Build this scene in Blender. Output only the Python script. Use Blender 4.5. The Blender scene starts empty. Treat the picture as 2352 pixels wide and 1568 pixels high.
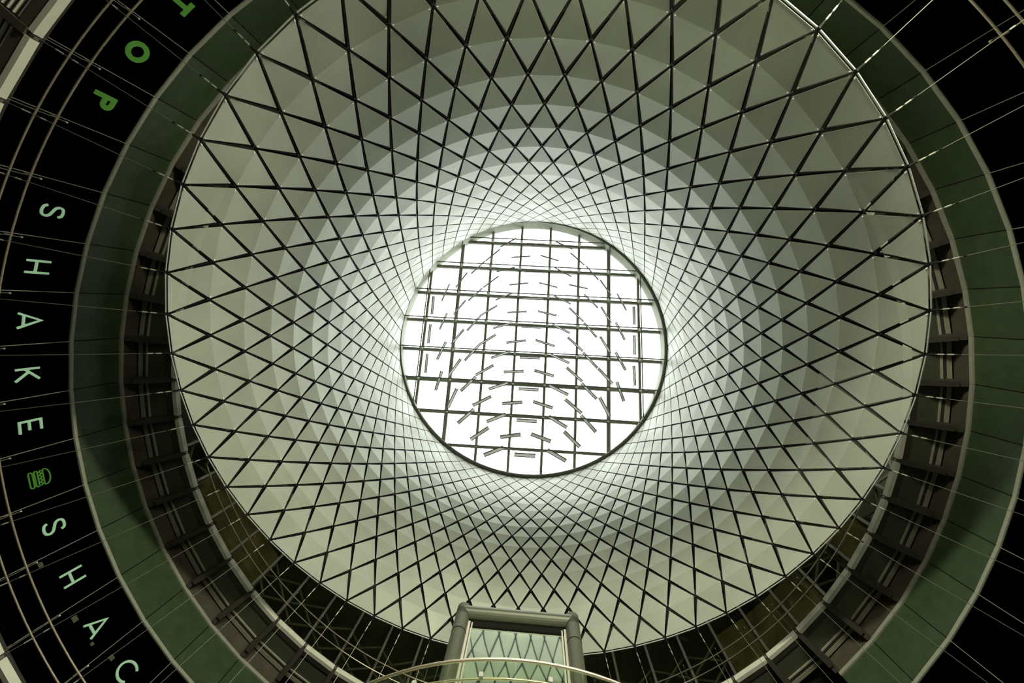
import bpy, math
import numpy as np
from mathutils import Vector, Matrix

# ------------------------------------------------------------------ camera, sky, exposure
scene = bpy.context.scene
coll = scene.collection
S = 14.0            # metres per unit of the surveyed plan (radius of the glass wall)
EYE = 1.6           # camera height above the concourse floor
cam_data = bpy.data.cameras.new('camera')
cam = bpy.data.objects.new('camera', cam_data)
coll.objects.link(cam)
cam_data.sensor_fit = 'HORIZONTAL'
cam_data.sensor_width = 36.0
cam_data.lens = 1030.0 / 2352.0 * 36.0
cam_data.clip_end = 300
RR = np.array([[0.9985770563, 0.0, 0.0533278779],
               [0.0037285738, 0.9975527484, -0.0698184210],
               [-0.0531973712, 0.0699179103, 0.9961332870]])
m = Matrix.Identity(4)
for r in range(3):
    m[r][0] = RR[0][r]; m[r][1] = -RR[1][r]; m[r][2] = -RR[2][r]
m[0][3], m[1][3], m[2][3] = 0.35006, -2.78871, EYE
cam.matrix_world = m
scene.camera = cam

world = bpy.data.worlds.new('overcast_sky')
scene.world = world
world.use_nodes = True
bg = world.node_tree.nodes['Background']
bg.inputs['Color'].default_value = (0.96, 0.985, 1.0, 1)
bg.inputs['Strength'].default_value = 4.4

# unseen fill lights added under the lower gallery to brighten the floor bounce
LAMP_W = 260.0
for az in range(255, 346, 13):
    ld_ = bpy.data.lights.new('fill_downlight', 'AREA'); ld_.shape = 'DISK'; ld_.size = 1.6
    ld_.energy = LAMP_W; ld_.color = (1.0, 0.95, 0.74); ld_.spread = math.radians(100)
    lo = bpy.data.objects.new('fill_downlight', ld_); coll.objects.link(lo)
    lo.location = (16.6 * math.cos(math.radians(az)), 16.6 * math.sin(math.radians(az)), 8.0)

# unseen fill floods added below the lower gallery, washing the far net and galleries
FLOOD_W = 620.0
for az, aim in ((312, (-10.5, 1, 13.0)), (298, (-9, 6, 14.5)), (286, (0, 9.5, 16)), (274, (9, 5, 14.5)), (262, (10.5, -1, 13.0))):
    fd_ = bpy.data.lights.new('fill_floodlight', 'AREA'); fd_.shape = 'RECTANGLE'; fd_.size = 2.4; fd_.size_y = 1.0
    fd_.energy = FLOOD_W * (0.5 if az == 286 else 1.0); fd_.color = (1.0, 0.99, 0.76); fd_.spread = math.radians(110)
    fo = bpy.data.objects.new('fill_floodlight', fd_); coll.objects.link(fo)
    pos = Vector((16.5 * math.cos(math.radians(az)), 16.5 * math.sin(math.radians(az)), 7.6))
    fo.location = pos
    fo.rotation_euler = (Vector(aim) - pos).to_track_quat('-Z', 'Y').to_euler()

scene.view_settings.view_transform = 'Standard'
scene.view_settings.look = 'None'
scene.view_settings.gamma = 1.0
scene.view_settings.use_curve_mapping = False
scene.view_settings.exposure = 0.0
scene.cycles.max_bounces = 6
scene.cycles.diffuse_bounces = 3
scene.cycles.glossy_bounces = 3
scene.cycles.transparent_max_bounces = 12
scene.cycles.sample_clamp_indirect = 6.0
scene.cycles.caustics_refractive = False
scene.cycles.use_denoising = True
scene.cycles.use_adaptive_sampling = True
scene.cycles.adaptive_threshold = 0.06
scene.cycles.adaptive_min_samples = 20
scene.cycles.diffuse_bounces = 2

# ------------------------------------------------------------------ helpers
class MB:
    """collects vertices and faces; build() links them as one mesh object"""
    def __init__(self):
        self.v = []; self.f = []; self.uv = []; self.smooth = False
    def add(self, vs, fs, uvs=None):
        o = len(self.v)
        self.v += [tuple(p) for p in vs]
        self.f += [tuple(i + o for i in q) for q in fs]
        self.uv += list(uvs) if uvs is not None else [(0.0, 0.0)] * len(vs)
    def hexa(self, p):           # 8 points: bottom ring 0-3, top ring 4-7
        self.add(p, [(3, 2, 1, 0), (4, 5, 6, 7), (0, 1, 5, 4), (1, 2, 6, 5), (2, 3, 7, 6), (3, 0, 4, 7)])
    def box(self, c, ax, ay, az):
        c, ax, ay, az = map(np.asarray, (c, ax, ay, az))
        self.hexa([c - ax - ay - az, c + ax - ay - az, c + ax + ay - az, c - ax + ay - az,
                   c - ax - ay + az, c + ax - ay + az, c + ax + ay + az, c - ax + ay + az])
    def beam(self, a, b, w, h, up=(0, 0, 1)):
        a = np.asarray(a, float); b = np.asarray(b, float); d = b - a
        L = np.linalg.norm(d); d = d / L
        s = np.cross(up, d); s = s / (np.linalg.norm(s) + 1e-12); t = np.cross(d, s)
        self.box((a + b) / 2, d * L / 2, s * w / 2, t * h / 2)
    def tube(self, pts, r, n=6, closed=False):
        pts = [np.asarray(p, float) for p in pts]; N = len(pts)
        rs = r if isinstance(r, (list, tuple)) else [r] * N
        vs = []
        for i, p in enumerate(pts):
            if closed: d = pts[(i + 1) % N] - pts[i - 1]
            else: d = pts[min(i + 1, N - 1)] - pts[max(i - 1, 0)]
            d = d / (np.linalg.norm(d) + 1e-12)
            ref = np.array([0, 0, 1.0]) if abs(d[2]) < 0.9 else np.array([1.0, 0, 0])
            s = np.cross(ref, d); s /= np.linalg.norm(s); t = np.cross(d, s)
            for j in range(n):
                a = 2 * math.pi * j / n
                vs.append(p + rs[i] * (math.cos(a) * s + math.sin(a) * t))
        fs = []
        M = N if closed else N - 1
        for i in range(M):
            for j in range(n):
                k = (i + 1) % N
                fs.append((i * n + j, i * n + (j + 1) % n, k * n + (j + 1) % n, k * n + j))
        if not closed:
            fs.append(tuple(range(n - 1, -1, -1))); fs.append(tuple((N - 1) * n + j for j in range(n)))
        self.add(vs, fs)
    def prism(self, poly, d):    # polygon (3D points) extruded by vector d
        n = len(poly); d = np.asarray(d, float)
        vs = [np.asarray(p, float) for p in poly] + [np.asarray(p, float) + d for p in poly]
        fs = [tuple(range(n - 1, -1, -1)), tuple(range(n, 2 * n))]
        fs += [(i, (i + 1) % n, n + (i + 1) % n, n + i) for i in range(n)]
        self.add(vs, fs)
    def build(self, name, mat, parent=None, smooth=False):
        me = bpy.data.meshes.new(name)
        me.from_pydata(self.v, [], self.f)
        uvl = me.uv_layers.new(name='UVMap')
        idx = np.zeros(len(me.loops), dtype=np.int32); me.loops.foreach_get('vertex_index', idx)
        uvl.data.foreach_set('uv', np.asarray(self.uv, dtype=np.float32)[idx].ravel())
        if smooth: me.polygons.foreach_set('use_smooth', [True] * len(me.polygons))
        me.materials.append(mat)
        me.update()
        o = bpy.data.objects.new(name, me)
        coll.objects.link(o)
        if parent is not None: o.parent = parent
        return o

def empty(name, label=None, cat=None, kind=None, group=None):
    o = bpy.data.objects.new(name, None)
    coll.objects.link(o)
    return tag(o, label, cat, kind, group)

def tag(o, label=None, cat=None, kind=None, group=None):
    if label: o['label'] = label
    if cat: o['category'] = cat
    if kind: o['kind'] = kind
    if group: o['group'] = group
    return o

def cyl(R, deg, z):
    """plan radius in survey units, azimuth in degrees, height above the eye in survey units -> metres"""
    a = math.radians(deg)
    return np.array([R * S * math.cos(a), R * S * math.sin(a), z * S + EYE])
def rad(deg): return np.array([math.cos(math.radians(deg)), math.sin(math.radians(deg)), 0.0])
def tang(deg): return np.array([-math.sin(math.radians(deg)), math.cos(math.radians(deg)), 0.0])
Zv = np.array([0, 0, 1.0])

# ------------------------------------------------------------------ materials
def mat(name, color, rough=0.5, metal=0.0, spec=0.5, noise=None, bump=None, emit=None):
    ma = bpy.data.materials.new(name); ma.use_nodes = True
    nt = ma.node_tree; b = nt.nodes['Principled BSDF']
    b.inputs['Base Color'].default_value = (*color, 1)
    b.inputs['Roughness'].default_value = rough
    b.inputs['Metallic'].default_value = metal
    b.inputs['Specular IOR Level'].default_value = spec
    if emit:
        b.inputs['Emission Color'].default_value = (*emit[0], 1); b.inputs['Emission Strength'].default_value = emit[1]
    if noise or bump:
        tc = nt.nodes.new('ShaderNodeTexCoord')
    if noise:                                    # (scale, amount): mottled colour
        nz = nt.nodes.new('ShaderNodeTexNoise'); nz.inputs['Scale'].default_value = noise[0]
        nz.inputs['Detail'].default_value = 4
        nt.links.new(tc.outputs['Object'], nz.inputs['Vector'])
        mr = nt.nodes.new('ShaderNodeMapRange')
        mr.inputs['From Min'].default_value = 0.3; mr.inputs['From Max'].default_value = 0.7
        mr.inputs['To Min'].default_value = 1 - noise[1]; mr.inputs['To Max'].default_value = 1 + noise[1]
        nt.links.new(nz.outputs['Fac'], mr.inputs['Value'])
        vm = nt.nodes.new('ShaderNodeVectorMath'); vm.operation = 'SCALE'
        vm.inputs[0].default_value = color
        nt.links.new(mr.outputs['Result'], vm.inputs['Scale'])
        nt.links.new(vm.outputs['Vector'], b.inputs['Base Color'])
    if bump:
        nb = nt.nodes.new('ShaderNodeTexNoise'); nb.inputs['Scale'].default_value = bump[0]
        nt.links.new(tc.outputs['Object'], nb.inputs['Vector'])
        bp = nt.nodes.new('ShaderNodeBump'); bp.inputs['Strength'].default_value = bump[1]; bp.inputs['Distance'].default_value = bump[2]
        nt.links.new(nb.outputs['Fac'], bp.inputs['Height'])
        nt.links.new(bp.outputs['Normal'], b.inputs['Normal'])
    return ma

def glass(name, tint, gloss, rough=0.02, gcol=(1, 1, 1), bump=None):
    """thin pane: see-through tint plus a mirror reflection that grows towards grazing"""
    ma = bpy.data.materials.new(name); ma.use_nodes = True
    nt = ma.node_tree; nt.nodes.remove(nt.nodes['Principled BSDF'])
    out = nt.nodes['Material Output']
    tr = nt.nodes.new('ShaderNodeBsdfTransparent'); tr.inputs['Color'].default_value = (*tint, 1)
    gl = nt.nodes.new('ShaderNodeBsdfGlossy'); gl.inputs['Roughness'].default_value = rough
    gl.inputs['Color'].default_value = (*gcol, 1)
    lw = nt.nodes.new('ShaderNodeLayerWeight'); lw.inputs['Blend'].default_value = gloss
    mx = nt.nodes.new('ShaderNodeMixShader')
    nt.links.new(lw.outputs['Fresnel'], mx.inputs[0])
    nt.links.new(tr.outputs[0], mx.inputs[1]); nt.links.new(gl.outputs[0], mx.inputs[2])
    nt.links.new(mx.outputs[0], out.inputs['Surface'])
    if bump:
        tc = nt.nodes.new('ShaderNodeTexCoord')
        nb = nt.nodes.new('ShaderNodeTexNoise'); nb.inputs['Scale'].default_value = bump[0]; nb.inputs['Detail'].default_value = 0
        nt.links.new(tc.outputs['Object'], nb.inputs['Vector'])
        bp = nt.nodes.new('ShaderNodeBump'); bp.inputs['Strength'].default_value = bump[1]; bp.inputs['Distance'].default_value = bump[2]
        nt.links.new(nb.outputs['Fac'], bp.inputs['Height'])
        nt.links.new(bp.outputs['Normal'], gl.inputs['Normal']); nt.links.new(bp.outputs['Normal'], lw.inputs['Normal'])
    return ma

def perforated(name, color, rough, metal, pitch, hole):
    """sheet metal with round holes punched on a staggered grid (UV in metres)"""
    ma = mat(name, color, rough, metal, noise=(0.55, 0.10))
    nt = ma.node_tree; b = nt.nodes['Principled BSDF']; out = nt.nodes['Material Output']
    uv = nt.nodes.new('ShaderNodeUVMap'); uv.uv_map = 'UVMap'
    mp = nt.nodes.new('ShaderNodeMapping'); mp.inputs['Rotation'].default_value = (0, 0, math.radians(45))
    mp.inputs['Scale'].default_value = (1 / pitch, 1 / pitch, 1)
    fr = nt.nodes.new('ShaderNodeVectorMath'); fr.operation = 'FRACTION'
    sb = nt.nodes.new('ShaderNodeVectorMath'); sb.operation = 'SUBTRACT'; sb.inputs[1].default_value = (0.5, 0.5, 0)
    ln = nt.nodes.new('ShaderNodeVectorMath'); ln.operation = 'LENGTH'
    lt = nt.nodes.new('ShaderNodeMath'); lt.operation = 'LESS_THAN'; lt.inputs[1].default_value = hole
    nt.links.new(uv.outputs[0], mp.inputs['Vector']); nt.links.new(mp.outputs[0], fr.inputs[0])
    nt.links.new(fr.outputs[0], sb.inputs[0]); nt.links.new(sb.outputs[0], ln.inputs[0])
    nt.links.new(ln.outputs['Value'], lt.inputs[0])
    tr = nt.nodes.new('ShaderNodeBsdfTransparent'); mx = nt.nodes.new('ShaderNodeMixShader')
    nt.links.new(lt.outputs[0], mx.inputs[0]); nt.links.new(b.outputs[0], mx.inputs[1]); nt.links.new(tr.outputs[0], mx.inputs[2])
    nt.links.new(mx.outputs[0], out.inputs['Surface'])
    # faint brushed clouding in the gloss
    tc = nt.nodes.new('ShaderNodeTexCoord'); nz = nt.nodes.new('ShaderNodeTexNoise'); nz.inputs['Scale'].default_value = 0.8
    mr = nt.nodes.new('ShaderNodeMapRange'); mr.inputs['To Min'].default_value = rough - 0.06; mr.inputs['To Max'].default_value = rough + 0.08
    nt.links.new(tc.outputs['Object'], nz.inputs['Vector']); nt.links.new(nz.outputs['Fac'], mr.inputs['Value'])
    nt.links.new(mr.outputs[0], b.inputs['Roughness'])
    return ma

def grille_mat(name, base, wire, sx, sy, frac):
    """fine wire grille: bright wires over a dark green backing, UV in metres"""
    ma = mat(name, base, 0.55)
    nt = ma.node_tree; b = nt.nodes['Principled BSDF']
    uv = nt.nodes.new('ShaderNodeUVMap'); uv.uv_map = 'UVMap'
    sep = nt.nodes.new('ShaderNodeSeparateXYZ'); nt.links.new(uv.outputs[0], sep.inputs[0])
    def line(sock, s):
        a = nt.nodes.new('ShaderNodeMath'); a.operation = 'MULTIPLY'; a.inputs[1].default_value = 1 / s
        f = nt.nodes.new('ShaderNodeMath'); f.operation = 'FRACT'
        l = nt.nodes.new('ShaderNodeMath'); l.operation = 'LESS_THAN'; l.inputs[1].default_value = frac
        nt.links.new(sock, a.inputs[0]); nt.links.new(a.outputs[0], f.inputs[0]); nt.links.new(f.outputs[0], l.inputs[0])
        return l
    l1, l2 = line(sep.outputs[0], sx), line(sep.outputs[1], sy)
    mxm = nt.nodes.new('ShaderNodeMath'); mxm.operation = 'MAXIMUM'
    nt.links.new(l1.outputs[0], mxm.inputs[0]); nt.links.new(l2.outputs[0], mxm.inputs[1])
    mc = nt.nodes.new('ShaderNodeMix'); mc.data_type = 'RGBA'
    mc.inputs[6].default_value = (*base, 1); mc.inputs[7].default_value = (*wire, 1)
    nt.links.new(mxm.outputs[0], mc.inputs[0]); nt.links.new(mc.outputs[2], b.inputs['Base Color'])
    return ma

M = {
    'panel': perforated('perforated_aluminium', (0.64, 0.675, 0.565), 0.40, 0.25, 0.019, 0.26),
    'cable': mat('dark_steel_cable', (0.012, 0.012, 0.010), 0.6, 0.2, 0.2),
    'bolt': mat('bright_bolt', (0.75, 0.76, 0.68), 0.35, 0.5),
    'rim': mat('bright_sheet_edge', (0.66, 0.68, 0.64), 0.5, 0.1),
    'rod': mat('stainless_rod', (0.34, 0.32, 0.26), 0.4, 0.7),
    'rail': mat('bronze_steel_rail', (0.85, 0.74, 0.55), 0.34, 0.9),
    'sleeve': mat('turnbuckle_sleeve', (0.50, 0.50, 0.42), 0.4, 0.4),
    'skysteel': mat('olive_painted_steel', (0.27, 0.28, 0.20), 0.5),
    'curb': mat('pale_olive_curb', (0.42, 0.45, 0.32), 0.6),
    'ring': mat('dark_olive_ring', (0.15, 0.155, 0.11), 0.4),
    'pane': glass('roof_glass', (0.97, 0.98, 0.96), 0.03),
    'blade': mat('white_reflector_blade', (0.82, 0.83, 0.72), 0.4),
    'bladeedge': mat('dark_blade_edge', (0.05, 0.05, 0.04), 0.5),
    'darkglass': glass('dark_shop_glass', (0.35, 0.40, 0.36), 0.04),
    'green': mat('green_backpainted_glass', (0.060, 0.092, 0.047), 0.22, 0.0, 0.2, noise=(3.0, 0.12)),
    'grey': mat('grey_metal_edge', (0.45, 0.46, 0.36), 0.5, 0.2, noise=(6, 0.08)),
    'mullion': mat('pale_mullion_line', (0.60, 0.58, 0.46), 0.4, 0.5),
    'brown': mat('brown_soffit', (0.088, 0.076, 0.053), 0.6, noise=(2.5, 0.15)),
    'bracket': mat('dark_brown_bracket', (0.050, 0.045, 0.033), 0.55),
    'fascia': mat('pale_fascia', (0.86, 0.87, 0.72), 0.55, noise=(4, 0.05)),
    'strip': mat('pale_light_strip', (0.38, 0.38, 0.28), 0.55),
    'slot': mat('bright_slot_diffuser', (0.44, 0.44, 0.34), 0.5),
    'grille': grille_mat('green_wire_grille', (0.035, 0.055, 0.030), (0.16, 0.17, 0.10), 0.045, 0.045, 0.22),
    'tower': mat('grey_stone_facade', (0.16, 0.17, 0.19), 0.8),
    'slat': mat('bright_soffit_slat', (0.80, 0.80, 0.68), 0.4),
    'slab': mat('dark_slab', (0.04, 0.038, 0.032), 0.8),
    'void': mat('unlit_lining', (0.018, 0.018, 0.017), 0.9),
    'floor': mat('grey_terrazzo', (0.07, 0.068, 0.06), 0.5, noise=(8, 0.1)),
    'lift': mat('olive_steel_casing', (0.105, 0.112, 0.075), 0.42, 0.3),
    'liftdark': mat('dark_joint_and_shade', (0.012, 0.012, 0.009), 0.9, 0.0, 0.05),
    'jamb': mat('white_jamb', (0.50, 0.48, 0.42), 0.35),
    'liftglass': None,
    'balglass': glass('balustrade_glass', (0.90, 0.94, 0.86), 0.10),
    'mull3': mat('grey_green_mullion', (0.55, 0.55, 0.42), 0.5, 0.2),
    'glass3': glass('upper_storey_glass', (0.75, 0.78, 0.68), 0.05),
    'wood': mat('golden_brown_panel', (0.60, 0.45, 0.24), 0.6, noise=(1.2, 0.3)),
    'letter': mat('mint_letter', (0.2, 0.3, 0.2), 0.5, emit=((0.17, 0.30, 0.17), 1.0)),
    'gletter': mat('green_letter', (0.04, 0.1, 0.02), 0.5, emit=((0.028, 0.100, 0.010), 1.0)),
    'lamp': mat('warm_lamp', (0.5, 0.45, 0.3), 0.5, emit=((0.40, 0.36, 0.2), 1.0)),
}
def lift_glass():
    ma = bpy.data.materials.new('green_lift_glass'); ma.use_nodes = True
    nt = ma.node_tree; b = nt.nodes['Principled BSDF']
    b.inputs['Base Color'].default_value = (0.88, 0.95, 0.76, 1); b.inputs['Metallic'].default_value = 1.0
    b.inputs['Roughness'].default_value = 0.03
    tc = nt.nodes.new('ShaderNodeTexCoord')
    nb = nt.nodes.new('ShaderNodeTexNoise'); nb.inputs['Scale'].default_value = 0.9; nb.inputs['Detail'].default_value = 0
    nt.links.new(tc.outputs['Object'], nb.inputs['Vector'])
    bp = nt.nodes.new('ShaderNodeBump'); bp.inputs['Strength'].default_value = 1.0; bp.inputs['Distance'].default_value = 0.006
    nt.links.new(nb.outputs['Fac'], bp.inputs['Height']); nt.links.new(bp.outputs['Normal'], b.inputs['Normal'])
    return ma
M['liftglass'] = lift_glass()

# ------------------------------------------------------------------ bay joints of the round wall (degrees), one per net foot
JA = {}
for i, a in enumerate([206.6, 199.95, 193.69, 187.52, 181.32, 175.17, 169.05, 162.93, 156.31, 149.68, 143.15, 136.63]): JA[4 + i] = a
for i, a in enumerate([35.16, 28.58, 22.17, 16.11, 10.06, 4.05, -1.96, -8.08, -14.16, -20.73, -27.38, -33.95, -40.63, -47.27]): JA[31 + i] = a
for i in range(16, 31): JA[i] = 136.63 + (35.16 - 136.63) * (i - 15) / 16
for i in range(45, 60): JA[i % 56] = -47.27 + (206.6 - 360 + 47.27) * (i - 44) / 16 + (360 if i >= 56 else 0)
def joint(i): return JA[i % 56] - 360 * (i // 56)
H1, H2 = 0.92560, 1.04459          # transom and top of the green band
L1F, L2F = 0.660, 1.090            # lower and upper slab edges

# ------------------------------------------------------------------ setting: floor, lining, slabs
def ring_plate(name, R0, R1, z0, z1, material, parent=None, a0=0, a1=360, n=112):
    mb = MB(); full = abs(a1 - a0 - 360) < 1e-6
    A = np.linspace(a0, a1, n + 1)
    for i in range(n):
        a, b = A[i], A[i + 1]
        mb.hexa([cyl(R0, a, z0), cyl(R1, a, z0), cyl(R1, b, z0), cyl(R0, b, z0), cyl(R0, a, z1), cyl(R1, a, z1), cyl(R1, b, z1), cyl(R0, b, z1)])
    return mb.build(name, material, parent)

FLZ = -EYE / S
fl = ring_plate('floor', 0.0, 1.42, FLZ - 0.02, FLZ, M['floor']); tag(fl, kind='structure')
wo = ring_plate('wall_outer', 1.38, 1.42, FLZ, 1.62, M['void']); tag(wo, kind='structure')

# ------------------------------------------------------------------ the net's nodes (rings 0 at the rim to 16 at the oculus)
Q = [0.72107, -0.45255, 0.28359, 0.10163, 0.88564, 1.18458, -0.46621, 0.3165, 0.35324, -0.00389, -0.03978, 0.07771, 0.33061, -0.04767,
     -0.33885, -0.32129, 0.01417, -0.0237, 0.01997, -0.00611, 0.02282, -0.07065, 4.09058, -0.01011, 0.01454]
B = [0.01013, 0.00042, -0.00141, 0.00542, -0.00026, -0.00033, 0.00206, -0.0078, -0.00553, -0.00071, 0.00073, -0.00073, 0.00134, 0.00092, -0.00895, -0.00091]
R16 = 0.675
_nc = {}
def node(k, i):
    i = i % 56
    key = (k, round(i * 2))
    if key in _nc: return _nc[key]
    t = k / 16; s = 1 - t; a = Q[22] - i * 2 * math.pi / 56; c, sn = math.cos, math.sin
    Rk = Q[0] + Q[1] * t + Q[2] * t * t + Q[3] * t ** 3
    z = Q[4] + Q[5] * t + Q[6] * t * t + Q[7] * t ** 3 + Q[8] * t ** 4
    sx = Q[9] + Q[10] * t + Q[11] * t * t; sy = Q[12] + Q[13] * t + Q[14] * t * t + Q[15] * t ** 3
    ox = Q[16] + Q[17] * t + Q[18] * t * t; oy = Q[19] + Q[20] * t + Q[21] * t * t
    da = (B[0] * c(a) + B[1] * sn(a) + B[2] * c(2 * a) + B[3] * sn(2 * a)) * s + (B[4] * c(3 * a) + B[5] * sn(3 * a) + B[6] * c(4 * a) + B[7] * sn(4 * a)) * s * s
    dr = (B[8] * c(2 * a) + B[9] * sn(2 * a) + B[10] * c(3 * a) + B[11] * sn(3 * a) + B[12] * c(4 * a) + B[13] * sn(4 * a)) * s + 0.033 * R16 * c(2 * a) * t ** 3
    dz = (B[14] * c(2 * a) + B[15] * sn(2 * a)) * s
    th = a + Q[23] * t + Q[24] * t * t + da; r = Rk + dr
    x, y = r * c(th), r * sn(th)
    p = np.array([(x + ox) * S, (y + oy) * S, (z + sx * x + sy * y + dz) * S + EYE])
    _nc[key] = p
    return p

# skylight frame: centre, axes and normal of the tilted oculus
OC = np.array([0.00519, -0.05895, 2.27412]) * S + np.array([0, 0, EYE])
n_ = np.array([-0.0342, 0.377, 1.0]); n_ /= np.linalg.norm(n_)
u_ = np.cross([0, 1.0, 0], n_); u_ /= np.linalg.norm(u_); v_ = np.cross(n_, u_)
ph = 0.0549
UA = math.cos(ph) * u_ + math.sin(ph) * v_; UB = -math.sin(ph) * u_ + math.cos(ph) * v_
def oc(x, y, off=0.0): return OC + x * UA + y * UB + n_ * off
RO = R16 * S
def oring(r, ang, off=0.0): return oc(r * math.cos(ang), r * math.sin(ang), off)

# dark inner lining of the drum between the top storey and the oculus
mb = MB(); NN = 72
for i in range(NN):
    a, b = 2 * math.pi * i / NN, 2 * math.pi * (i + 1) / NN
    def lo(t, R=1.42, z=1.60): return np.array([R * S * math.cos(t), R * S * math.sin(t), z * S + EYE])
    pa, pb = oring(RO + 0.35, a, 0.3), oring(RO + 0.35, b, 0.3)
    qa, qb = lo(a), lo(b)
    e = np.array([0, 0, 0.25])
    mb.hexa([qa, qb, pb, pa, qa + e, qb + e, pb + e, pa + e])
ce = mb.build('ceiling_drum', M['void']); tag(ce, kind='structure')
# unseen towers added beyond the roof to shade low sky, lift side
def tower(name, x0, x1, y0, y1, h):
    mb = MB(); z = 0.0; inset = 0.0
    for hh in (0.55, 0.8, 1.0):
        mb.box(((x0 + x1) / 2, (y0 + y1) / 2, (z + h * hh) / 2), ((x1 - x0) / 2 - inset, 0, 0), (0, (y1 - y0) / 2 - inset, 0), (0, 0, (h * hh - z) / 2))
        z = h * hh; inset += 1.2
    zz = 6.0
    while zz < h - 4:
        mb.box(((x0 + x1) / 2, (y0 + y1) / 2, zz), ((x1 - x0) / 2 + 0.15, 0, 0), (0, (y1 - y0) / 2 + 0.15, 0), (0, 0, 0.5)); zz += 4.0
    o = mb.build(name, M['tower']); tag(o, kind='structure'); return o
tower('shade_tower', -30, 26, 40, 58, 92)
tower('shade_tower', -66, -36, 14, 52, 96)

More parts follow.
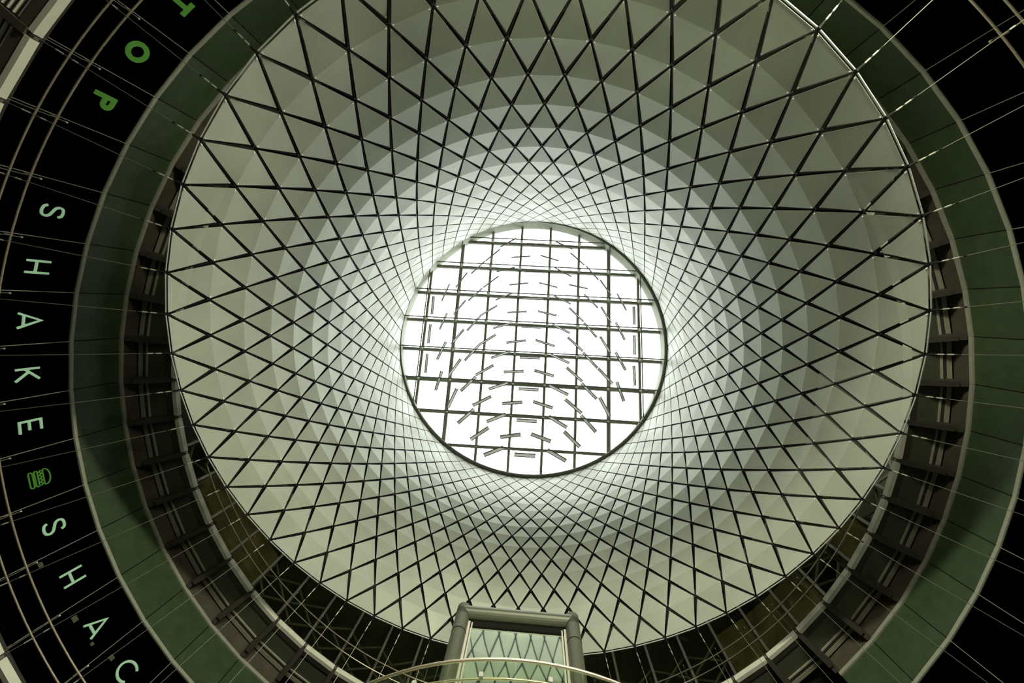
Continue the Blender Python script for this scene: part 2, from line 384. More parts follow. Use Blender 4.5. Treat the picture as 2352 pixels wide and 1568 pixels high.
BLADES = """-2.79,-7.24,-1.61,-8.05,-2.76,-7.08,-1.59,-7.88 -3.83,-6.00,-2.78,-7.06,-3.78,-5.85,-2.74,-6.90 -4.82,-4.90,-3.87,-5.98,-4.76,-4.76,-3.82,-5.83 -5.88,-3.72,-5.12,-4.97,-5.80,-3.60,-5.06,-4.83 -6.82,-2.57,-6.37,-3.98,-6.72,-2.46,-6.28,-3.86 -1.87,-6.41,-0.44,-6.58,-1.85,-6.26,-0.44,-6.42 0.32,-6.69,1.72,-6.32,0.31,-6.53,1.70,-6.16 1.45,-7.92,2.73,-7.35,1.43,-7.75,2.70,-7.18 2.60,-7.02,3.67,-6.05,2.56,-6.87,3.62,-5.90 3.80,-5.99,4.73,-4.90,3.75,-5.84,4.67,-4.76 4.86,-4.90,5.69,-3.71,4.79,-4.76,5.61,-3.57 6.12,-3.88,6.78,-2.59,6.02,-3.74,6.68,-2.46 -0.77,-7.65,0.65,-7.66,-0.77,-7.48,0.64,-7.49 -2.92,-5.16,-1.55,-5.60,-2.89,-5.01,-1.53,-5.45 -3.82,-3.83,-2.73,-4.80,-3.77,-3.70,-2.69,-4.66 -4.85,-2.71,-3.89,-3.77,-4.78,-2.57,-3.83,-3.63 -5.84,-1.58,-5.05,-2.74,-5.74,-1.45,-4.96,-2.60 -6.75,-0.36,-6.33,-1.68,-6.63,-0.25,-6.21,-1.55 -0.78,-5.33,0.69,-5.36,-0.78,-5.18,0.68,-5.22 1.43,-5.74,2.72,-5.05,1.41,-5.59,2.68,-4.91 -1.89,-4.15,-0.47,-4.37,-1.87,-4.00,-0.46,-4.22 0.33,-4.44,1.71,-4.13,0.31,-4.29,1.69,-3.98 2.55,-4.41,3.95,-4.15,2.52,-4.25,3.91,-4.00 -2.83,-2.89,-1.61,-3.52,-2.79,-2.74,-1.58,-3.37 -3.88,-1.60,-2.67,-2.48,-3.81,-1.46,-2.62,-2.32 -4.75,-0.40,-3.87,-1.58,-4.65,-0.27,-3.78,-1.43 -5.80,0.68,-4.99,-0.49,-5.68,0.81,-4.87,-0.34 -6.70,1.87,-6.21,0.51,-6.54,1.98,-6.05,0.63 -0.80,-3.14,0.64,-3.18,-0.79,-2.98,0.64,-3.02 1.45,-3.48,2.73,-2.88,1.41,-3.32,2.68,-2.73 3.69,-3.70,4.72,-2.67,3.62,-3.55,4.64,-2.53 4.95,-2.78,5.69,-1.56,4.85,-2.64,5.58,-1.42 6.03,-1.64,6.66,-0.33,5.90,-1.51,6.52,-0.21 -1.91,-1.96,-0.48,-2.12,-1.88,-1.80,-0.47,-1.96 0.32,-2.19,1.73,-1.93,0.30,-2.03,1.70,-1.76 2.62,-2.58,3.70,-1.56,2.55,-2.43,3.62,-1.41 3.73,-1.49,4.66,-0.42,3.63,-1.34,4.55,-0.28 -2.86,-0.70,-1.54,-1.18,-2.81,-0.54,-1.51,-1.01 -3.84,0.64,-2.64,-0.23,-3.76,0.80,-2.56,-0.06 -4.73,1.83,-3.84,0.67,-4.61,1.96,-3.72,0.82 -5.74,2.94,-5.02,1.71,-5.58,3.07,-4.87,1.85 -6.58,4.08,-6.29,2.69,-6.39,4.16,-6.10,2.79 -0.81,-0.92,0.66,-0.95,-0.80,-0.75,0.65,-0.78 1.42,-1.25,2.72,-0.65,1.37,-1.08,2.66,-0.48 -1.83,0.32,-0.42,0.07,-1.80,0.50,-0.40,0.24 0.27,0.00,1.67,0.39,0.24,0.18,1.63,0.56 2.58,-0.33,3.70,0.65,2.49,-0.17,3.60,0.81 4.91,-0.51,5.65,0.71,4.78,-0.37,5.51,0.84 6.02,0.59,6.71,1.88,5.86,0.73,6.55,2.01 -2.85,1.51,-1.54,0.96,-2.78,1.68,-1.48,1.14 -3.86,2.81,-2.63,2.01,-3.76,2.98,-2.54,2.18 -4.82,4.00,-3.82,2.91,-4.67,4.15,-3.68,3.06 -5.59,5.19,-5.11,3.86,-5.40,5.28,-4.92,3.96 -0.81,1.34,0.66,1.31,-0.80,1.53,0.65,1.50 1.41,1.02,2.75,1.57,1.35,1.20,2.68,1.74 3.70,0.73,4.75,1.83,3.58,0.89,4.62,1.98 -1.87,2.46,-0.45,2.32,-1.84,2.65,-0.44,2.51 0.30,2.22,1.69,2.55,0.26,2.42,1.65,2.74 2.57,1.89,3.71,2.84,2.46,2.06,3.59,3.00 4.79,1.82,5.80,2.88,4.65,1.99,5.65,3.04 6.11,2.73,6.59,4.08,5.92,2.84,6.39,4.18 -2.85,3.74,-1.57,3.22,-2.77,3.92,-1.50,3.41 -3.89,4.94,-2.64,4.23,-3.78,5.12,-2.54,4.41 -4.82,6.21,-3.77,5.18,-4.65,6.36,-3.62,5.34 -0.75,3.58,0.67,3.58,-0.75,3.78,0.66,3.78 1.41,3.23,2.74,3.81,1.33,3.42,2.66,4.00 3.65,2.95,4.72,4.01,3.51,3.11,4.57,4.16 4.93,3.88,5.62,5.13,4.74,4.01,5.42,5.26 -1.84,4.67,-0.43,4.49,-1.81,4.88,-0.41,4.70 0.31,4.41,1.70,4.77,0.27,4.61,1.64,4.97 2.54,4.13,3.71,5.04,2.42,4.31,3.57,5.21 -2.83,5.97,-1.55,5.38,-2.73,6.16,-1.46,5.57 -3.84,7.23,-2.67,6.35,-3.69,7.39,-2.54,6.53 -0.77,5.73,0.64,5.74,-0.77,5.94,0.63,5.95 1.45,5.36,2.72,6.04,1.35,5.55,2.60,6.22 3.66,5.17,4.70,6.24,3.50,5.33,4.52,6.39 -1.82,6.93,-0.43,6.67,-1.77,7.14,-0.39,6.88 0.29,6.60,1.66,7.01,0.22,6.81,1.58,7.22 2.54,6.31,3.64,7.28,2.39,6.48,3.47,7.44 -2.86,8.18,-1.55,7.59,-2.74,8.38,-1.45,7.79 -0.78,8.00,0.64,8.00,-0.78,8.22,0.63,8.22 1.45,7.58,2.73,8.22,1.34,7.79,2.60,8.41 -7.47,-1.49,-7.50,-2.92,-7.28,-1.41,-7.31,-2.83 -7.47,0.73,-7.48,-0.72,-7.29,0.79,-7.30,-0.64 -7.41,2.92,-7.46,1.50,-7.23,2.97,-7.28,1.56 7.37,-2.91,7.37,-1.51,7.18,-2.81,7.18,-1.42 7.36,-0.71,7.37,0.75,7.17,-0.62,7.19,0.82 7.30,1.53,7.36,2.96,7.11,1.60,7.18,3.02"""

# ------------------------------------------------------------------ round glass wall below the upper gallery
def in_range(a, ranges):
    a = a % 360
    return any((lo % 360) <= a <= (hi % 360) if (lo % 360) <= (hi % 360) else (a >= lo % 360 or a <= hi % 360) for lo, hi in ranges)
def bays(ranges):
    for i in range(56):
        a, b = joint(i), joint(i + 1)          # b < a (going the other way round)
        if in_range((a + b) / 2, ranges): yield i, a, b
def joints(ranges):
    for i in range(56):
        if in_range(joint(i), ranges): yield i, joint(i)

def facet(mb, a, b, R0, R1, za, zb, gap):
    """flat plate spanning one bay of the faceted ring, with an open joint at each end"""
    P = [cyl(R0, a, za), cyl(R0, b, za)]; d = P[1] - P[0]; d /= np.linalg.norm(d); nrm = np.cross(d, Zv)
    m_ = rad((a + b) / 2)
    if nrm @ m_ < 0: nrm = -nrm
    p0, p1 = P[0] + d * gap, P[1] - d * gap
    th = (R1 - R0) * S; h = (zb - za) * S
    L = np.linalg.norm(p1 - p0)
    vs = [p0, p1, p1 + nrm * th, p0 + nrm * th]
    vs = vs + [p + Zv * h for p in vs]
    mb.add(vs, [(3, 2, 1, 0), (4, 5, 6, 7), (0, 1, 5, 4), (1, 2, 6, 5), (2, 3, 7, 6), (3, 0, 4, 7)],
           [(0, 0), (L, 0), (L, th), (0, th), (0, h), (L, h), (L, h + th), (0, h + th)])

WV = [(133, 256), (-78, 42)]
wall = empty('wall_glass', kind='structure')
for i, a, b in bays(WV):
    mb = MB(); facet(mb, a, b, 1.0, 1.0015, 0.678, H1 - 0.003, 0.012); mb.build('glass_panel', M['darkglass'], wall)
    mb = MB(); facet(mb, a, b, 1.0, 1.003, H1 + 0.004, H2 - 0.003, 0.014); mb.build('spandrel_panel', M['green'], wall)
    mb = MB(); facet(mb, a, b, 0.9965, 1.003, H1 - 0.0035, H1 + 0.0035, 0.002); mb.build('transom', M['grey'], wall)
    mb = MB(); facet(mb, a, b, 0.9955, 1.003, H2 - 0.004, H2 + 0.004, 0.002); mb.build('head_rail', M['grey'], wall)
    mb = MB(); facet(mb, a, b, 0.9995, 1.004, H2 + 0.004, L2F, 0.0); mb.build('frieze_panel', M['brown'], wall)
for i, a in joints(WV):
    mb = MB(); mb.tube([cyl(0.9985, a, 0.675), cyl(0.9985, a, H1)], 0.010, 6); mb.build('mullion', M['mullion'], wall)
    mb = MB(); mb.tube([cyl(1.0005, a, H1), cyl(1.0005, a, H2)], 0.012, 6); mb.build('gasket', M['liftdark'], wall)
# unlit lining behind the shop glass
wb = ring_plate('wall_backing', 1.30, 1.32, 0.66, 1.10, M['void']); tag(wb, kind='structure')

# ------------------------------------------------------------------ galleries: slab, soffit, fascia, brackets
def gallery(name, zs, Rf, ranges, low):
    root = empty(name, kind='structure')
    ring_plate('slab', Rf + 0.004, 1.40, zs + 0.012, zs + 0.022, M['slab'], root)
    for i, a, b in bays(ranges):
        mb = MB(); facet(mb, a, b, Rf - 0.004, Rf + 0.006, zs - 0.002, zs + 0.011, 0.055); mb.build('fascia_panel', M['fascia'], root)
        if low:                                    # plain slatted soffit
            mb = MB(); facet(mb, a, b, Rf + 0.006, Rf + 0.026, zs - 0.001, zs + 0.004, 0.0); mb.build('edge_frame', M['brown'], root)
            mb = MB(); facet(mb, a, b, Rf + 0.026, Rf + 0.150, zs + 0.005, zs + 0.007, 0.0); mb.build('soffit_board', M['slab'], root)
            for k in range(10):
                mb = MB(); facet(mb, a, b, Rf + 0.032 + k * 0.0112, Rf + 0.0335 + k * 0.0112, zs + 0.001, zs + 0.005, 0.12); mb.build('slat', M['slat'], root)
            continue
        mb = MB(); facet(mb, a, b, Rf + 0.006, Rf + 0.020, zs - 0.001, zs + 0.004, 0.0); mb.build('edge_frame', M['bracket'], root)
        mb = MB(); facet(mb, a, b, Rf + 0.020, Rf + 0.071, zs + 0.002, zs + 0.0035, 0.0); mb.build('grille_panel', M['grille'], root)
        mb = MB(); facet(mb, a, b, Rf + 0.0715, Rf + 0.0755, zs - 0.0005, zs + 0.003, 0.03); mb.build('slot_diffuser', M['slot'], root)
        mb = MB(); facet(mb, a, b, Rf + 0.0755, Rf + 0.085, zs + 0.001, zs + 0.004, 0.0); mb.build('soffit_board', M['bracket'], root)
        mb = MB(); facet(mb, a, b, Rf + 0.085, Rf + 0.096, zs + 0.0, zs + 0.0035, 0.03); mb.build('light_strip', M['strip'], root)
    for i, a in joints(ranges):
        t = tang(a) * 0.085
        if low:
            prof = [(1.10, zs - 0.004), (Rf + 0.006, zs - 0.004), (Rf + 0.006, zs + 0.010), (1.10, zs + 0.010)]; ma = M['brown']
        else:
            prof = [(0.992, zs - 0.043), (0.978, zs - 0.034), (0.975, zs - 0.041), (Rf + 0.002, zs - 0.006), (Rf + 0.002, zs + 0.008), (0.992, zs + 0.004)]; ma = M['bracket']
        mb = MB(); mb.prism([cyl(R, a, z) - t for R, z in prof], 2 * t)
        br = mb.build('bracket', ma, root)
        c0 = cyl(Rf, a, zs + 0.004)
        mb = MB(); mb.box(c0 - rad(a) * 0.02, rad(a) * 0.06, tang(a) * 0.03, Zv * 0.05); mb.build('anchor_plate', M['rod'], br)
    return root
gallery('ceiling_upper', L2F, 0.900, [(112, 216), (-36, 66)], False)
gallery('ceiling_lower', L1F, 0.950, [(138, 243), (-66, -38)], True)

# ------------------------------------------------------------------ guard rails
def guard(label, Rg, zf, zlo, zhi, ztip, spans, group):
    root = empty('guard_rail', label, 'railing')
    root.location = (0, 0, 0)
    for lo, hi in spans:
        n = max(8, int((hi - lo) / 1.6))
        for z, r in ((zlo, 0.024), (zhi, 0.026)):
            mb = MB(); mb.tube([cyl(Rg, lo + (hi - lo) * j / n, z) for j in range(n + 1)], r, 8); mb.build('rail', M['rail'], root, True)
        for i in range(-60, 120):
            a = joint(i) + 0.35
            if not (lo <= a <= hi): continue
            mb = MB(); mb.tube([cyl(Rg + 0.002, a, zf), cyl(Rg + 0.002, a, ztip)], 0.011, 6); p = mb.build('post', M['rod'], root)
            mb = MB(); mb.box(cyl(Rg + 0.002, a, ztip), rad(a) * 0.018, tang(a) * 0.018, Zv * 0.02); mb.build('cap', M['bolt'], p)
            mb = MB(); mb.box(cyl(Rg + 0.001, a + 0.12, zhi - 0.003), rad(a) * 0.015, tang(a) * 0.012, Zv * 0.09); mb.build('rail_clip', M['rod'], p)
    return root
guard('bronze double rail with thin posts around the lower gallery, in front of the lit letters', 0.945, L1F + 0.008, 0.711, 0.742, 0.760, [(139, 243), (292, 336)], None)
guard('bronze double rail above the pale fascia of the upper gallery, beneath the net rim', 0.900, L2F + 0.008, 1.153, 1.186, 1.207, [(18, 74), (98, 166)], None)

# ------------------------------------------------------------------ top storey behind the upper rail
w3 = empty('wall_upper', kind='structure')
for i, a, b in bays([(15, 170)]):
    mid = (a + b) / 2 % 360
    wood = in_range(mid, [(141, 163), (20, 30), (38, 52)])
    mb = MB(); facet(mb, a, b, 1.0, 1.002, L2F + 0.024, 1.50, 0.04); mb.build('glass_panel', M['glass3'], w3)
    if wood:
        mb = MB(); facet(mb, a, b, 1.0035, 1.012, L2F + 0.024, 1.36, 0.02); mb.build('wood_panel', M['wood'], w3)
for i, a in joints([(12, 172)]):
    mb = MB(); mb.beam(cyl(0.997, a, L2F + 0.022), cyl(0.997, a, 1.50), 0.14, 0.10, up=tang(a)); mb.build('mullion', M['mull3'], w3)
ring_plate('ceiling_edge', 0.965, 1.40, 1.50, 1.53, M['grey'], w3, 0, 180, 60)
for i, a in joints([(12, 172)]):                    # diagonal braces of the storey, crossing in every bay
    b = joint(i + 1)
    for z0, z1 in ((L2F + 0.03, 1.20), (1.20, 1.285), (1.285, 1.37)):
        mb = MB(); mb.tube([cyl(1.018, a, z0), cyl(1.018, b, z1)], 0.055, 6); mb.build('brace', M['mull3'], w3)
        mb = MB(); mb.tube([cyl(1.028, b, z0), cyl(1.028, a, z1)], 0.055, 6); mb.build('brace', M['mull3'], w3)

# ------------------------------------------------------------------ cable net
net = empty('cable_net', 'flaring net of perforated aluminium diamonds hung on crossing dark cables below the oculus', 'cable net')
net.location = (0, 0, 0)
def panel(k, i, mb):
    """folded diamond between nodes (k,i),(k,i+1) and the nodes above and below"""
    L, R = node(k, i), node(k, i + 1); d = R - L; w = np.linalg.norm(d); d = d / w; C = (L + R) / 2
    ax = np.array([OC[0] * C[2] / OC[2], OC[1] * C[2] / OC[2], C[2]])
    inw = ax - C; inw[2] = 0; inw /= np.linalg.norm(inw)
    pts = {}; G = 0.048 - 0.018 * (k / 16) ** 2
    for key, kk in (('T', k + 1), ('B', k - 1)):
        if kk < 0 or kk > 16: continue
        P = node(kk, i + 0.5); e = C - P; h = np.linalg.norm(e); e /= h
        al = math.atan2(w / 2, h)
        pts[key] = P + e * (G / math.sin(al)); gl_ = G / math.cos(al)
    FOLD = 0.068 * (1 - k / 18) ** 1.5
    L2, R2 = L + d * gl_ - inw * -FOLD, R - d * gl_ + inw * FOLD
    up = (pts['T'] - C) if 'T' in pts else (C - pts['B'])
    poly = [L2, R2] + ([pts['T']] if 'T' in pts else []) + ([pts['B']] if 'B' in pts else [])
    out = -inw * 0.006
    n = len(poly)
    vs = poly + [p + out for p in poly]
    vd = up - (up @ d) * d; vd /= np.linalg.norm(vd)
    uv = [((p - C) @ d + 10, (p - C) @ vd + 10) for p in poly] * 2
    if n == 4: fs = [(0, 1, 2), (1, 0, 3), (n, n + 2, n + 1), (n + 1, n + 3, n), (0, 2, 6, 4), (2, 1, 5, 6), (1, 3, 7, 5), (3, 0, 4, 7)]
    else: fs = [(0, 1, 2), (3, 5, 4), (0, 2, 5, 3), (2, 1, 4, 5), (1, 0, 3, 4)]
    mb.add(vs, fs, uv)
    return poly, inw
rest, bolts = MB(), MB()
count = 0
for k in range(17):
    for j in range(56):
        i = j + (k % 2) * 0.5
        hidden = k == 0 and j in (47, 48, 49, 50, 51, 52)
        if k < 6 and count < 300 and not hidden:
            mb = MB(); poly, inw = panel(k, i, mb); mb.build('panel', M['panel'], net); count += 1
        else:
            poly, inw = panel(k, i, rest)
        if k < 9:
            c = sum(poly) / len(poly)
            for p in poly:
                e = c - p; e /= np.linalg.norm(e)
                bolts.box(p + e * 0.05 + inw * 0.008, e * 0.016, np.cross(e, inw) * 0.016, inw * 0.01)
r_ = rest.build('panel_field', M['panel'], net); r_['kind'] = 'stuff'; r_['label'] = 'smaller perforated diamonds towards the oculus'
bo = bolts.build('corner_bolts', M['bolt'], net); bo['kind'] = 'stuff'
for j in range(56):                                 # bright lip along the rim
    L, R = node(0, j), node(0, j + 1); d = (R - L) / np.linalg.norm(R - L)
    mb = MB(); mb.tube([L + d * 0.05, R - d * 0.05], 0.019, 6); mb.build('rim_edge', M['rim'], net)
for s in (0.5, -0.5):
    for j in range(56):
        pts = []
        for k in range(17):
            p = node(k, j + s * k); c = rad(math.degrees(math.atan2(p[1], p[0])))
            pts.append(p + c * 0.02)
        mb = MB(); mb.tube(pts, [0.025 - 0.011 * k / 16 for k in range(17)], 5); mb.build('cable', M['cable'], net)
clamps = MB()
for k in range(17):
    for j in range(56):
        p = node(k, j + (k % 2) * 0.5); c = rad(math.degrees(math.atan2(p[1], p[0])))
        clamps.tube([p + c * 0.03, p - c * 0.005], 0.036, 6)
cl = clamps.build('node_clamps', M['cable'], net); cl['kind'] = 'stuff'
for j in range(56):                                 # tie rods down to the lower gallery edge
    if j in (47, 48, 49, 50, 51, 52, 53): continue
    p = node(0, j); q = cyl(0.952, joint(j), 0.672)
    d = (q - p) / np.linalg.norm(q - p)
    mb = MB(); mb.tube([p, q], 0.0075, 6); tr = mb.build('tie_rod', M['rod'], net)
    for o1, o2, r, ma in ((0.02, 0.16, 0.026, 'cable'), (0.20, 0.32, 0.018, 'sleeve'), (0.38, 0.50, 0.018, 'sleeve'), (0.56, 0.62, 0.020, 'cable')):
        mb = MB(); mb.tube([p + d * o1, p + d * o2], r, 6); mb.build('turnbuckle', M[ma], tr)
    for o1, o2 in ((0.35, 0.5), (0.7, 0.8)):
        mb = MB(); mb.tube([q - d * o1, q - d * o2], 0.018, 6); mb.build('turnbuckle', M['sleeve'], tr)

# ------------------------------------------------------------------ skylight
sky = empty('skylight', 'round tilted skylight of square glass panes on an olive steel grid', 'skylight')
sky.location = (0, 0, 0)
BO = 0.8            # beams stand this far above the ring
NR = 96
ang = [2 * math.pi * i / NR for i in range(NR)]
mb = MB(); mb.tube([oring(RO, t, 0.0) for t in ang], 0.15, 10, True); mb.build('ring_tube', M['ring'], sky, True)
mb = MB()
for i in range(NR):
    a, b = ang[i], ang[(i + 1) % NR]
    mb.hexa([oring(RO - 0.10, a, 0.05), oring(RO + 0.4, a, 0.05), oring(RO + 0.4, b, 0.05), oring(RO - 0.10, b, 0.05),
             oring(RO - 0.10, a, BO + 0.25), oring(RO + 0.4, a, BO + 0.25), oring(RO + 0.4, b, BO + 0.25), oring(RO - 0.10, b, BO + 0.25)])
mb.build('curb', M['curb'], sky)
for j in range(56):                                 # short stubs tying the net to the ring
    p = node(16, j); t = math.atan2((p - OC) @ UB, (p - OC) @ UA)
    mb = MB(); mb.tube([p, oring(RO, t, 0.0)], 0.022, 5); mb.build('stub', M['bolt'], sky)
cols = [-7.88, -5.64, -3.41, -1.17, 1.06, 3.28, 5.51, 7.74]
rows = [-7.77, -5.59, -3.35, -1.17, 1.07, 3.27, 5.49, 7.71]
RB = RO + 0.2
for c in cols:
    h = math.sqrt(RB * RB - c * c)
    mb = MB(); mb.beam(oc(c, -h, BO), oc(c, h, BO), 0.17, 0.26, up=n_); mb.build('beam', M['skysteel'], sky)
for c in rows:
    h = math.sqrt(RB * RB - c * c)
    mb = MB(); mb.beam(oc(-h, c, BO + 0.01), oc(h, c, BO + 0.01), 0.20, 0.22, up=n_); mb.build('beam', M['skysteel'], sky)
for c in rows:
    h = math.sqrt((RO - 0.1) ** 2 - c * c)
    mb = MB(); mb.tube([oc(-h, c, 0.0), oc(h, c, 0.0)], 0.042, 6); mb.build('stay_rod', M['ring'], sky)
for c in (cols[0], cols[1], cols[6], cols[7]):
    h = math.sqrt((RO - 0.1) ** 2 - c * c)
    mb = MB(); mb.tube([oc(c, -h, 0.0), oc(c, h, 0.0)], 0.042, 6); mb.build('stay_rod', M['ring'], sky)
for c in cols:
    for r in rows:
        if c * c + r * r > (RO - 0.35) ** 2: continue
        mb = MB(); mb.beam(oc(c, r, 0.0), oc(c, r, BO - 0.1), 0.10, 0.16, up=UA); mb.build('strut', M['curb'], sky)
# glass panes, each cut to the ring
circ = [(RB * math.cos(t), RB * math.sin(t)) for t in ang]
def clip(poly):
    for i in range(NR):
        a, b = circ[i], circ[(i + 1) % NR]
        def side(p): return (b[0] - a[0]) * (p[1] - a[1]) - (b[1] - a[1]) * (p[0] - a[0])
        out = []
        for q in range(len(poly)):
            p0, p1 = poly[q], poly[(q + 1) % len(poly)]; s0, s1 = side(p0), side(p1)
            if s0 >= 0: out.append(p0)
            if (s0 >= 0) != (s1 >= 0):
                t = s0 / (s0 - s1); out.append((p0[0] + (p1[0] - p0[0]) * t, p0[1] + (p1[1] - p0[1]) * t))
        poly = out
        if len(poly) < 3: return []
    return poly
ce_, re_ = [-10.2] + cols + [10.2], [-10.2] + rows + [10.2]
for x0, x1 in zip(ce_, ce_[1:]):
    for y0, y1 in zip(re_, re_[1:]):
        e = 0.02
        poly = clip([(x0 + e, y0 + e), (x1 - e, y0 + e), (x1 - e, y1 - e), (x0 + e, y1 - e)])
        if len(poly) < 3: continue
        mb = MB(); mb.prism([oc(x, y, BO + 0.15) for x, y in poly], n_ * 0.03); mb.build('pane', M['pane'], sky)
for s in BLADES.split():
    ax, ay, bx, by, cx, cy, dx, dy = map(float, s.split(','))
    A1, A2, B1, B2 = oc(ax, ay, 0.35), oc(bx, by, 0.35), oc(cx, cy, 0.10), oc(dx, dy, 0.10)
    nn = np.cross(A2 - A1, B1 - A1); nn = nn / np.linalg.norm(nn) * 0.012
    mb = MB(); mb.hexa([A1 - nn, A2 - nn, B2 - nn, B1 - nn, A1 + nn, A2 + nn, B2 + nn, B1 + nn]); bl = mb.build('reflector_blade', M['blade'], sky)
    mb = MB(); mb.tube([A1, A2], 0.046, 6); mb.build('edge_bar', M['bladeedge'], bl)
    mb = MB(); mb.tube([B1, B2], 0.028, 6); mb.build('edge_bar', M['bladeedge'], bl)
    mid = (A1 + A2) / 2
    mb = MB(); mb.tube([mid, mid + n_ * 0.4], 0.018, 5); mb.build('hanger', M['curb'], bl)

# ------------------------------------------------------------------ glass lift tower and its landing
lift = empty('elevator_tower', 'olive steel portal of the glass lift, its pane mirroring the net', 'elevator')
PL, PR = np.array([-1.206, 3.79, 0.0]), np.array([1.15, 3.92, 0.0])
ld = (PR - PL) / np.linalg.norm(PR - PL); lb = np.array([-ld[1], ld[0], 0])
ZT = 9.29 + EYE
lift.location = tuple((PL + PR) / 2)
def lo_(p): return np.asarray(p) - (PL + PR) / 2
cr = 0.150
for P in (PL, PR):
    mb = MB(); mb.tube([lo_(P), lo_(P) + Zv * ZT], cr, 20); c = mb.build('column', M['lift'], lift)
    for z in (ZT - 0.65, ZT - 2.1, ZT - 3.5):
        mb = MB(); mb.tube([lo_(P) + Zv * z, lo_(P) + Zv * (z + 0.015)], cr + 0.006, 20); mb.build('seam', M['liftdark'], c)
mb = MB(); mb.tube([lo_(PL) + Zv * (ZT - cr * 0.2), lo_(PR) + Zv * (ZT - cr * 0.2)], cr, 20); mb.build('head_beam', M['lift'], lift)
for P in (PL, PR):
    mb = MB(); mb.tube([lo_(P) + Zv * (ZT - cr * 1.2), lo_(P) + Zv * (ZT + cr * 0.8)], cr, 20); mb.build('corner', M['lift'], lift)
inn = 0.19
a, b = PL + ld * inn + lb * 0.10, PR - ld * inn + lb * 0.10
mb = MB(); mb.box(lo_((a + b) / 2) + Zv * (ZT / 2 - 0.05), (b - a) / 2, lb * 0.02, Zv * (ZT / 2 - 0.1)); mb.build('glass_pane', M['liftglass'], lift)
mb = MB(); mb.box(lo_((a + b) / 2) + Zv * (ZT - 0.235) - lb * 0.035, (b - a) / 2, lb * 0.012, Zv * 0.085); mb.build('head_shade_panel', M['liftdark'], lift)  # near-black panel standing in for the shade under the head beam
for P, s in ((PL, 1), (PR, -1)):
    q = P + ld * s * (inn - 0.02)
    mb = MB(); mb.box(lo_(q) + lb * 0.03 + Zv * (ZT / 2 - 0.1), ld * 0.024, lb * 0.03, Zv * (ZT / 2 - 0.15)); mb.build('jamb', M['jamb'], lift)
    q = P + ld * s * (inn + 0.04)
    mb = MB(); mb.box(lo_(q) + lb * 0.06 + Zv * (ZT / 2 - 0.1), ld * 0.014, lb * 0.03, Zv * (ZT / 2 - 0.15)); mb.build('jamb', M['jamb'], lift)
c_ = (PL + PR) / 2 + lb * 0.95
mb = MB(); mb.box(lo_(c_) + Zv * (ZT / 2 - 0.1), ld * 1.1, lb * 0.8, Zv * (ZT / 2 - 0.1)); mb.build('shaft', M['slab'], lift)

BC = np.array([-0.04, 6.14, 0]); BR = 4.27; ZB = 5.67 + EYE
def arc(deg, z, r=BR): return BC + np.array([r * math.cos(math.radians(deg)), r * math.sin(math.radians(deg)), z])
land = MB(); A = np.linspace(200, 340, 45)
for i in range(44):
    x, y = A[i], A[i + 1]
    land.hexa([arc(x, ZB - 1.35, 2.6), arc(x, ZB - 1.35), arc(y, ZB - 1.35), arc(y, ZB - 1.35, 2.6), arc(x, ZB - 1.1, 2.6), arc(x, ZB - 1.1), arc(y, ZB - 1.1), arc(y, ZB - 1.1, 2.6)])
bal = empty('glass_balustrade', 'curved glass balustrade with bronze handrails on the landing before the lift', 'balustrade')
land.build('landing_slab', M['fascia'], bal)
mb = MB(); mb.tube([arc(x, ZB) for x in A], 0.022, 10); mb.build('handrail', M['rail'], bal, True)
mb = MB(); mb.tube([arc(x, ZB - 0.27, BR - 0.04) for x in A], 0.016, 8); mb.build('inner_rail', M['rail'], bal, True)
for x in np.arange(200, 338, 12.0):
    mb = MB()
    n = 6
    for q in range(n):
        p0, p1 = x + 11.8 * q / n, x + 11.8 * (q + 1) / n
        mb.hexa([arc(p0, ZB - 1.1, BR - 0.006), arc(p0, ZB - 1.1, BR + 0.006), arc(p1, ZB - 1.1, BR + 0.006), arc(p1, ZB - 1.1, BR - 0.006),
                 arc(p0, ZB - 0.02, BR - 0.006), arc(p0, ZB - 0.02, BR + 0.006), arc(p1, ZB - 0.02, BR + 0.006), arc(p1, ZB - 0.02, BR - 0.006)])
    mb.build('glass_panel', M['balglass'], bal)
    q = arc(x + 6, ZB - 0.25, BR - 0.02); rv = q - BC; rv[2] = 0; rv /= np.linalg.norm(rv)
    mb = MB(); mb.box(q, rv * 0.03, np.cross(Zv, rv) * 0.026, Zv * 0.035); mb.build('rail_bracket', M['jamb'], bal)

# ------------------------------------------------------------------ lettering on the dark glass
def stroke(mb, pts, w, O, X, Y, N, depth, closed=False):
    """flat ribbon of width w along a polyline in the letter's plane, extruded to a solid"""
    P = [np.array(p, float) for p in pts]; n = len(P); Lf, Rt = [], []
    for i in range(n):
        if closed: d0, d1 = P[i] - P[i - 1], P[(i + 1) % n] - P[i]
        else:
            d0 = P[i] - P[i - 1] if i else P[1] - P[0]
            d1 = P[i + 1] - P[i] if i < n - 1 else P[-1] - P[-2]
        d0 = d0 / np.linalg.norm(d0); d1 = d1 / np.linalg.norm(d1)
        n0, n1 = np.array([-d0[1], d0[0]]), np.array([-d1[1], d1[0]])
        mm = n0 + n1; mm /= np.linalg.norm(mm); k = min(1 / max(mm @ n0, 0.35), 2.2)
        Lf.append(P[i] + mm * w / 2 * k); Rt.append(P[i] - mm * w / 2 * k)
    T = lambda p: O + X * p[0] + Y * p[1]
    for i in range(n if closed else n - 1):
        j = (i + 1) % n
        q = [T(Lf[i]), T(Rt[i]), T(Rt[j]), T(Lf[j])]
        mb.hexa(q + [p + N * depth for p in q])
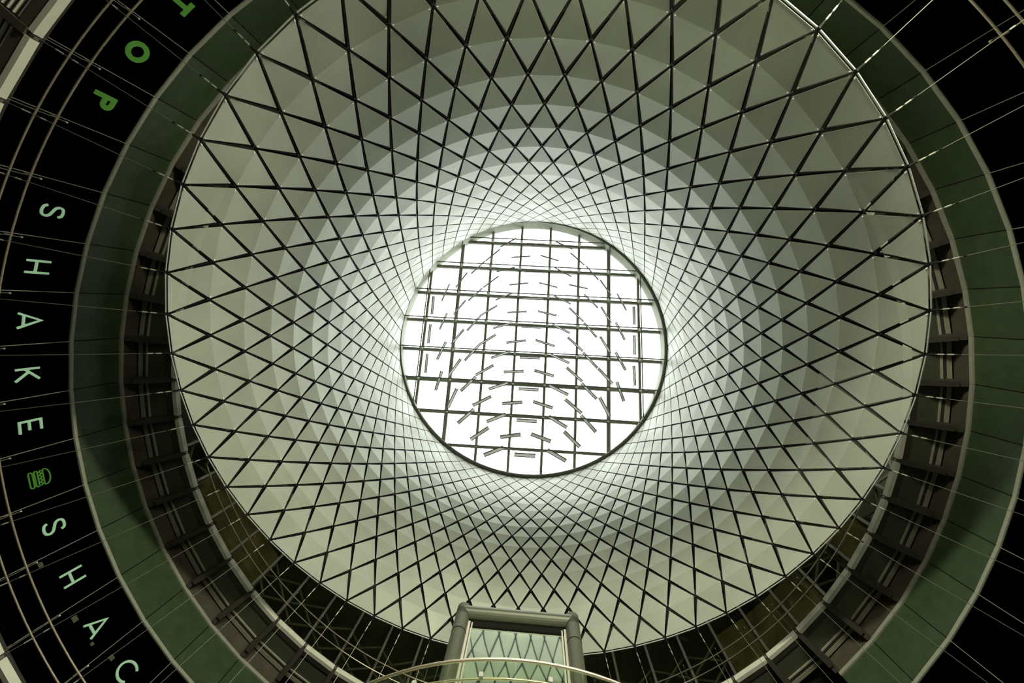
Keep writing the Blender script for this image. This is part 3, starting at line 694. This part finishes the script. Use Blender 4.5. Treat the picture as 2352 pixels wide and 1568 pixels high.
def smoothpts(pts, m=6):
    P = [np.array(p, float) for p in pts]; P = [2 * P[0] - P[1]] + P + [2 * P[-1] - P[-2]]; out = []
    for i in range(1, len(P) - 2):
        for q in range(m):
            t = q / m; a, b, c, d = P[i - 1], P[i], P[i + 1], P[i + 2]
            out.append(0.5 * (2 * b + (c - a) * t + (2 * a - 5 * b + 4 * c - d) * t * t + (3 * b - a - 3 * c + d) * t ** 3))
    out.append(P[-2]); return out
def ell(cx, cy, rx, ry, a0, a1, m=24): return [(cx + rx * math.cos(math.radians(a0 + (a1 - a0) * i / m)), cy + ry * math.sin(math.radians(a0 + (a1 - a0) * i / m))) for i in range(m + 1)]
SW = 0.058; HH = 0.60; h = SW / 2
Sg = smoothpts([(.135, .47), (.10, .545), (.0, HH - h), (-.10, .545), (-.135, .45), (-.095, .36), (.0, .305), (.10, .25), (.145, .16), (.11, .06), (.0, h), (-.11, .06), (-.155, .14)])
GL = {
    'S': [(Sg, 0)],
    'H': [([(-.165, 0), (-.165, HH)], 0), ([(.165, 0), (.165, HH)], 0), ([(-.165, .25), (.165, .25)], 0)],
    'A': [([(-.205, 0), (0, HH - .02), (.205, 0)], 0), ([(-.15, .14), (.15, .14)], 0)],
    'K': [([(-.145, 0), (-.145, HH)], 0), ([(.165, HH), (-.14, .23)], 0), ([(-.06, .33), (.185, 0)], 0)],
    'E': [([(.17, h), (-.15, h), (-.15, HH - h), (.14, HH - h)], 0), ([(-.15, .27), (.11, .27)], 0)],
    'C': [(ell(0, .3, .27, .272, 48, 312, 30), 0)],
}
letters_root = empty('shop_sign', 'row of pale mint capital letters with a green burger outline on dark glass', 'sign')
def place(az, z0=11.455): 
    return cyl(0.9965, az, 0) + Zv * (z0), -tang(az), Zv, -rad(az)
for ch, az in (('S', 203.1), ('H', 196.57), ('A', 190.33), ('K', 184.1), ('E', 178.0), ('S', 165.7), ('H', 159.32), ('A', 152.75), ('C', 146.1)):
    O, X, Y, N = place(az, 11.455 if az > 170 else 11.505)
    mb = MB()
    for pts, cls in GL[ch]: stroke(mb, pts, SW, O, X, Y, N, 0.035)
    mb.build('letter', M['letter'], letters_root)
O, X, Y, N = place(171.75, 11.50); icon = MB(); w = 0.024
def rrect(x0, x1, y0, y1):
    r = (y1 - y0) / 2; cy = (y0 + y1) / 2
    return ell(x1 - r, cy, r, r, -90, 90, 8) + ell(x0 + r, cy, r, r, 90, 270, 8)
stroke(icon, rrect(-.225, .225, .01, .11), w, O, X, Y, N, 0.03, True)
stroke(icon, rrect(-.225, .225, .155, .235), w, O, X, Y, N, 0.03, True)
stroke(icon, [(-.22 + .44 * i / 36, .305 + .022 * math.cos(i / 36 * 2 * math.pi * 4.5)) for i in range(37)], w, O, X, Y, N, 0.03)
stroke(icon, [(-.19, .37)] + [(.19, .37)] + ell(0, .41, .225, .135, -8, 188, 20), w, O, X, Y, N, 0.03, True)
ic = icon.build('burger_outline', M['gletter'], letters_root); ic['label'] = 'green line drawing of a burger'
top = empty('green_sign', 'bold green capital letters on the dark glass before the row of mint letters', 'sign')
for ch, az in (('T', 230.3), ('O', 223.3), ('P', 216.75)):
    O, X, Y, N = place(az); mb = MB(); w = 0.125
    if ch == 'T':
        stroke(mb, [(-.21, HH - w / 2), (.21, HH - w / 2)], w, O, X, Y, N, 0.035); stroke(mb, [(0, 0), (0, HH - w)], w, O, X, Y, N, 0.035)
    elif ch == 'O': stroke(mb, ell(0, .3, .22, .237, 0, 360, 36)[:-1], w, O, X, Y, N, 0.035, True)
    else:
        stroke(mb, [(-.13, 0), (-.13, HH)], w, O, X, Y, N, 0.035)
        stroke(mb, [(-.07, HH - w / 2)] + ell(.03, .425, .115, .113, 90, -90, 14) + [(-.07, .312)], w, O, X, Y, N, 0.035)
    mb.build('letter', M['gletter'], top)

# ------------------------------------------------------------------ small lamps glowing behind the shop glass
for az, z, sx, lab in ((161.28, 0.8925, .07, 'small square warm lamp behind dark glass beside the rail, left of letter H'),
                       (153.93, 0.9069, .09, 'larger warm lamp box behind dark glass near the second letter A'),
                       (150.4, 0.911, .05, 'tiny dim lamp behind dark glass between letters A and C'),
                       (147.73, 0.9274, .08, 'dim lamp behind dark glass just above letter C')):
    p = cyl(1.12, az, z); mb = MB()
    root = empty('shop_lamp', lab, 'lamp'); root.location = tuple(p)
    mb.box((0, 0, 0), rad(az) * 0.03, tang(az) * sx, Zv * sx * 0.7); mb.build('diffuser', M['lamp'], root)
    mb = MB(); mb.box(rad(az) * 0.05, rad(az) * 0.03, tang(az) * sx * 1.15, Zv * sx * 0.85); mb.build('housing', M['slab'], root)
    mb = MB(); mb.tube([rad(az) * 0.08, rad(az) * (1.299 - 1.12) * S], 0.015, 5); mb.build('arm', M['slab'], root)
